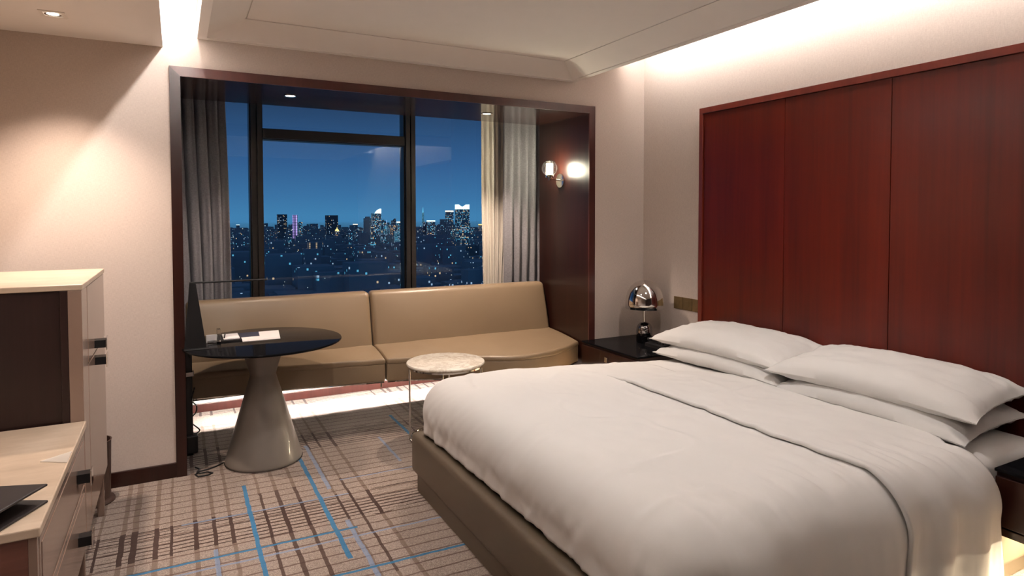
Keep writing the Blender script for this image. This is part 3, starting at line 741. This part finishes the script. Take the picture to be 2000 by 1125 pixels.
# ------------------------------------------------------------------ tall cabinet
FX = -.327
def pull(door, y, z, w):
    m = MB().box((FX, y-w, z-.017), (FX+.042, y+w, z+.017), .001); m.build('pull_block', 'black_metal', door)
    MB().box((FX+.042, y-w-.003, z-.028), (FX+.047, y+w+.003, z+.028), .001).build('pull_plate', 'chrome', door)
t = thing('tall_cabinet', 'tall taupe lacquered cabinet beside the beige pillar', 'cabinet', (-.65, 3.36, 0))
cy0, cy1, cz0, cz1 = 2.935, 3.775, .23, 1.235
MB().box((XL+.01, cy0, cz1-.022), (FX+.004, cy1, cz1), .003).build('top', 'beige_stone', t)
MB().box((XL+.01, cy0+.03, cz0), (FX-.02, cy1, cz1-.022)).build('carcass', 'lacquer', t)
MB().box((XL+.01, cy0+.012, cz0), (FX-.07, cy0+.032, cz1-.022)).build('side_panel', 'espresso', t)
MB().box((FX-.07, cy0, cz0), (FX-.045, cy0+.032, cz1-.022), .002).build('side_stile', 'espresso', t)
MB().box((FX-.045, cy0, cz0), (FX, cy0+.165, cz1-.022), .002).build('front_stile', 'lacquer', t)
for a, b, hz in ((.895, cz1-.026, .930), (cz0+.003, .888, .855)):
    d = MB().box((FX-.02, cy0+.176, a), (FX, cy1-.002, b), .002).build('door', 'lacquer', t)
    pull(d, 3.36, hz, .03)
for x in (FX-.03, XL+.04):
    MB().box((x-.012, cy1-.06, 0), (x+.018, cy1-.03, cz0), .002).build('leg', 'lacquer', t)
    MB().box((x-.012, cy0+.03, 0), (x+.018, cy0+.06, cz0), .002).build('leg', 'lacquer', t)
# chest of drawers
t = thing('chest_of_drawers', 'chest of drawers with a beige stone top in the lower left corner', 'chest', (-.65, 2.45, 0))
dy0, dy1, dz0, dz1 = 1.985, 2.928, .215, .705
MB().box((XL+.01, dy0-.012, dz1-.026), (FX+.008, dy1, dz1), .004).build('stone_top', 'beige_stone', t)
MB().box((XL+.01, dy0, dz0), (FX-.02, dy1, dz1-.026), .002).build('carcass', 'chest_wood', t)
for a, b, hz in ((.476, dz1-.042, .565), (dz0+.004, .464, .338)):
    d = MB().box((FX-.012, dy0+.026, a), (FX, dy1-.026, b), .002).build('drawer', 'lacquer', t)
    MB().box((FX-.001, dy0+.05, a+.022), (FX+.002, dy1-.05, b-.022), .002).build('drawer_panel', 'lacquer', d)
    pull(d, 2.70, hz, .022)
MB().box((FX-.0199, dy0+.02, dz0), (FX-.0125, dy1-.02, dz1-.028)).build('gap_shade_backing', 'espresso', t)  # dark backing puts the shade between the drawers into its colour
MB().box((FX-.02, dy0, dz0), (FX-.001, dy0+.02, dz1-.028), .001).build('front_stile', 'lacquer', t)
MB().box((FX-.02, dy1-.02, dz0), (FX-.001, dy1, dz1-.028), .001).build('front_stile', 'lacquer', t)
for x in (FX-.05, XL+.04):
    for y in (dy0+.03, dy1-.06): MB().box((x-.012, y, 0), (x+.022, y+.034, dz0), .002).build('leg', 'lacquer', t)
# folder
t = thing('leather_folder', 'folded black leather folder on the stone chest top', 'folder', (-.45, 2.15, dz1))
fo = Matrix.Translation((-.475, 2.12, dz1)) @ Matrix.Rotation(math.radians(-28), 4, 'Z')
def fbox(lo, hi, b=.003):
    m = MB().box(lo, hi, b)
    for v in m.bm.verts: v.co = fo @ v.co
    return m
fbox((-.11, -.085, 0), (.125, .085, .007)).build('lower_cover', 'folder_leather', t)
m = MB().box((-.11, -.085, 0), (.125, .085, .007), .003)
for v in m.bm.verts:
    v.co = fo @ (Matrix.Translation((0, 0, .040)) @ Matrix.Rotation(math.radians(-3), 4, 'Y') @ v.co)
m.build('upper_cover', 'folder_leather', t)
fbox((-.118, -.085, 0), (-.104, .085, .044), .006).build('spine', 'folder_leather', t, True)
fbox((-.10, -.075, .008), (.05, .075, .020), .001).build('pages', 'dark_pad', t)
def film():
    t = NT('clear_film'); t.t.nodes.remove(t.b); tr = t.n('BsdfTransparent'); gl = t.n('BsdfDiffuse'); gl.inputs[0].default_value = rgb(235, 230, 222)
    mx = t.n('MixShader'); mx.inputs[0].default_value = .35; t.put(mx.inputs[1], tr.outputs[0]); t.put(mx.inputs[2], gl.outputs[0]); t.put(t.out.inputs[0], mx.outputs[0]); MAT['clear_film'] = t.m
film()
m = MB().prism([(-.40, 2.50), (-.322, 2.45), (-.322, 2.56)], 'z', dz1, dz1+.003); tag(m.build('edge_sliver', 'clear_film'), 'thin translucent guard on the edge of the stone chest top', 'sliver')  # thin translucent wedge lying on the stone edge

# waste bin
t = thing('waste_bin', 'dark round waste bin tucked between cabinet and beige pillar', 'bin', (-.36, 3.90, 0))
MB().lathe([(0, .02), (.078, .02), (.085, .32), (.088, .325), (.082, .325), (.075, .03), (0, .03)], (-.405, 3.92, 0), 40).build('body', 'bin_leather', t, True)
MB().lathe([(0, 0), (.095, 0), (.10, .006), (.095, .016), (.08, .022), (0, .022)], (-.405, 3.92, 0), 40).build('foot_ring', 'bin_leather', t, True)

# ------------------------------------------------------------------ the city outside
GZ = -100
def cpt(az, d): a = math.radians(az); return d*math.sin(a), d*math.cos(a)
def alt_z(alt, d): return 1.5+d*math.tan(math.radians(alt))
FOOT = []
def clear_of(x, y, r):
    return all(max(abs(x-a), abs(y-b)) > r+c for a, b, c in FOOT)
struct(MB().box((-2500, 300, GZ-1), (4500, 5000, GZ)), 'ground', 'city_ground')  # stops short so sky colour below the horizon stands in for far haze
def tower(label, az, wdeg, alt, d, mat, crown=None, cmat=None, group='towers of the night skyline', steps=0):
    x, y = cpt(az, d); hw = d*math.radians(wdeg)/2; zt = alt_z(alt, d)
    t = thing('tower', label, 'building', (x, y, GZ), group); FOOT.append((x, y, hw*1.15))
    m = MB().box((x-hw, y-hw*.8, GZ), (x+hw, y+hw*.8, zt))
    m.build('shaft', mat, t)
    if steps: MB().box((x-hw*.6, y-hw*.5, zt), (x+hw*.6, y+hw*.5, zt+hw*.5)).build('upper_floors', mat, t)
    if crown == 'wedge': MB().prism([(x-hw*.2, zt), (x+hw, zt), (x+hw, zt+hw*1.1), (x+hw*.3, zt+hw*.7)], 'y', y-hw*.8, y+hw*.8).build('crown', cmat, t)
    if crown == 'wings':
        MB().prism([(x-hw, zt), (x-hw*.1, zt), (x-hw*.1, zt+hw*.25), (x-hw, zt+hw*.8)], 'y', y-hw*.8, y+hw*.8).build('crown', cmat, t)
        MB().prism([(x+hw, zt), (x+hw*.1, zt), (x+hw*.1, zt+hw*.25), (x+hw, zt+hw*.8)], 'y', y-hw*.8, y+hw*.8).build('crown', cmat, t)
    if crown == 'band': MB().box((x-hw*1.02, y-hw*.82, zt-hw*.35), (x+hw*1.02, y+hw*.82, zt)).build('crown', cmat, t)
    if crown == 'spire':
        MB().cyl((x, y, zt), (x, y, zt+hw*6), hw*.25, hw*.05, 8).build('spire', cmat, t)
    if crown == 'dome':
        MB().lathe([(hw*1.1, 0), (hw*1.0, hw*.5), (hw*.6, hw*1.0), (hw*.2, hw*1.3), (hw*.1, hw*2), (0, hw*2.3)], (x, y, zt), 20).build('dome', cmat, t, True)
    return t
G = None
tower('slim cream lit block at the far left of the skyline', 4.55, .25, -.75, 2600, 'city_plain', 'band', 'sign_white')
tower('broad dark tower left of the purple lit tower', 8.0, .75, .10, 2400, 'city_dark')
tower('slim tower with glowing purple stripes', 9.05, .38, .05, 2500, 'city_purple')
tower('low annex right of the purple striped tower', 9.5, .3, -.55, 2550, 'city_cool')
tower('dark twin slab tower behind the golden dome', 12.05, .95, .02, 2500, 'city_dark', steps=0)
tower('small building under a glowing golden dome', 12.5, .30, -1.35, 2200, 'city_warm', 'dome', 'sign_gold')
tower('dim tower between the golden dome and the wedge tower', 14.05, .35, -.75, 2600, 'city_plain', 'band', 'sign_warm')
tower('stepped dark tower left of the wedge topped tower', 15.1, .6, -.25, 2400, 'city_plain', steps=1)
tower('tower with a bright slanted wedge top', 15.85, .75, .18, 2300, 'city_cool', 'wedge', 'sign_white')
tower('slim blue lit mast tower right of the wedge topped tower', 16.75, .12, -.75, 2600, 'city_cyan', 'spire', 'sign_blue')
tower('pointed dark tower behind the bright white cluster', 17.35, .35, -.45, 3600, 'city_dark', 'wedge', 'city_dark')
tower('brightly lit white stepped block near the right mullion', 17.35, .55, -.85, 2500, 'city_warm', steps=1)
tower('pale pinkish topped block beside the right mullion', 17.95, .55, -.55, 2700, 'city_cool', 'band', 'sign_warm')
tower('broad block glowing cyan left of the right mullion', 17.75, .62, -1.35, 2100, 'city_cyan')
tower('needle thin tower with a cyan mast', 19.95, .16, .25, 3600, 'city_cyan', 'spire', 'sign_cyan')
tower('flat topped office tower right of the cyan mast', 20.65, .62, -.45, 2400, 'city_cool', 'band', 'sign_white')
tower('tower with an orange glowing top band', 22.3, .6, .42, 2500, 'city_cool', 'band', 'sign_warm')
tower('dark tower in front of the orange topped tower', 21.75, .5, -.35, 2300, 'city_plain')
tower('tall twin winged crown tower at the right', 23.45, 1.05, .55, 2300, 'city_cool', 'wings', 'sign_white')
tower('dim gold topped tower at the right window edge', 25.15, .4, -.8, 3000, 'city_warm', 'band', 'sign_gold')
tower('mid-rise block with coloured vertical light strips', 10.75, 1.35, -2.3, 1500, 'city_strips')
tower('dark mid-rise block right of the mid-rise with light strips', 14.1, 1.6, -2.55, 1300, 'city_plain')
tower('slender dark block in front of the winged crown tower', 24.35, .95, -2.7, 1250, 'city_dark')
tower('stepped dark block below the flat topped office tower', 22.4, .7, -2.6, 1500, 'city_plain', steps=1)
tower('thin dark block seen left of the first mullion', 5.1, 1.1, -3.0, 1300, 'city_plain')
rnd = random.Random(11)
GEN = []
while len(GEN) < 80:
    az = rnd.uniform(3.0, 26.5); d = rnd.uniform(1500, 4400)
    if not clear_of(*cpt(az, d), 26): continue
    FOOT.append((*cpt(az, d), 26))
    tb_ = math.exp(-((az-19.5)/4.0)**2)
    GEN.append((az, rnd.uniform(.16, .5)*2400/d*1.1, rnd.uniform(-1.8, -.95)+1.0*tb_*rnd.random(), d, rnd.choice(['city_plain', 'city_dark', 'city_cool', 'city_plain', 'city_warm' if rnd.random() < .4 else 'city_cool'])))
for i, g_ in enumerate(GEN):
    az, wd, al, d, mt_ = g_
    x, y = cpt(az, d); hw = d*math.radians(wd)/2; zt = max(alt_z(al, d), GZ+25)
    o = MB().box((x-hw, y-hw, GZ), (x+hw, y+hw, zt)); o.box((x-hw*.4, y-hw*.4, zt), (x+hw*.4, y+hw*.4, zt+4))
    tag(o.build('high_rise', mt_, at=(x, y, GZ)), 'plain high-rise with scattered lit windows in the distant city', 'building', 'plain high-rises of the distant city')
cb = MB()
for i in range(2600):
    az = rnd.uniform(-2, 30); d = 650+3800*rnd.random()**1.5
    x, y = cpt(az, d); h = rnd.uniform(8, 30)+(rnd.random() < .12)*rnd.uniform(10, 32); a, b = rnd.uniform(8, 22), rnd.uniform(8, 18)
    if not clear_of(x, y, 22): continue
    h = min(h, (100-d*math.tan(math.radians(1.7))) if d < 2600 else 60); h = max(h, 8)
    cb.box((x-a, y-b, GZ), (x+a, y+b, GZ+h))
tag(cb.build('city_blocks', 'city_plain'), 'carpet of low dark city blocks with scattered lights', 'city', kind='stuff')
sl = MB()
for i in range(520):
    az = rnd.uniform(-2, 30); d = 650+3300*rnd.random()**1.6; x, y = cpt(az, d); z = GZ+rnd.uniform(10, 44); s_ = rnd.uniform(.2, .42)*d/1000
    if not clear_of(x, y, 5): continue
   
    sl.box((x-s_, y-s_, z-s_), (x+s_, y+s_, z+s_))
tag(sl.build('street_lights', 'sign_white'), 'tiny scattered street lights of the night city', 'lights', kind='stuff')
tag(MB().box((-2400, 450, GZ+.5), (4400, 4990, -45)).build('night_haze', 'night_haze'), 'thin blue night haze hanging over the distant city', 'haze', kind='stuff')
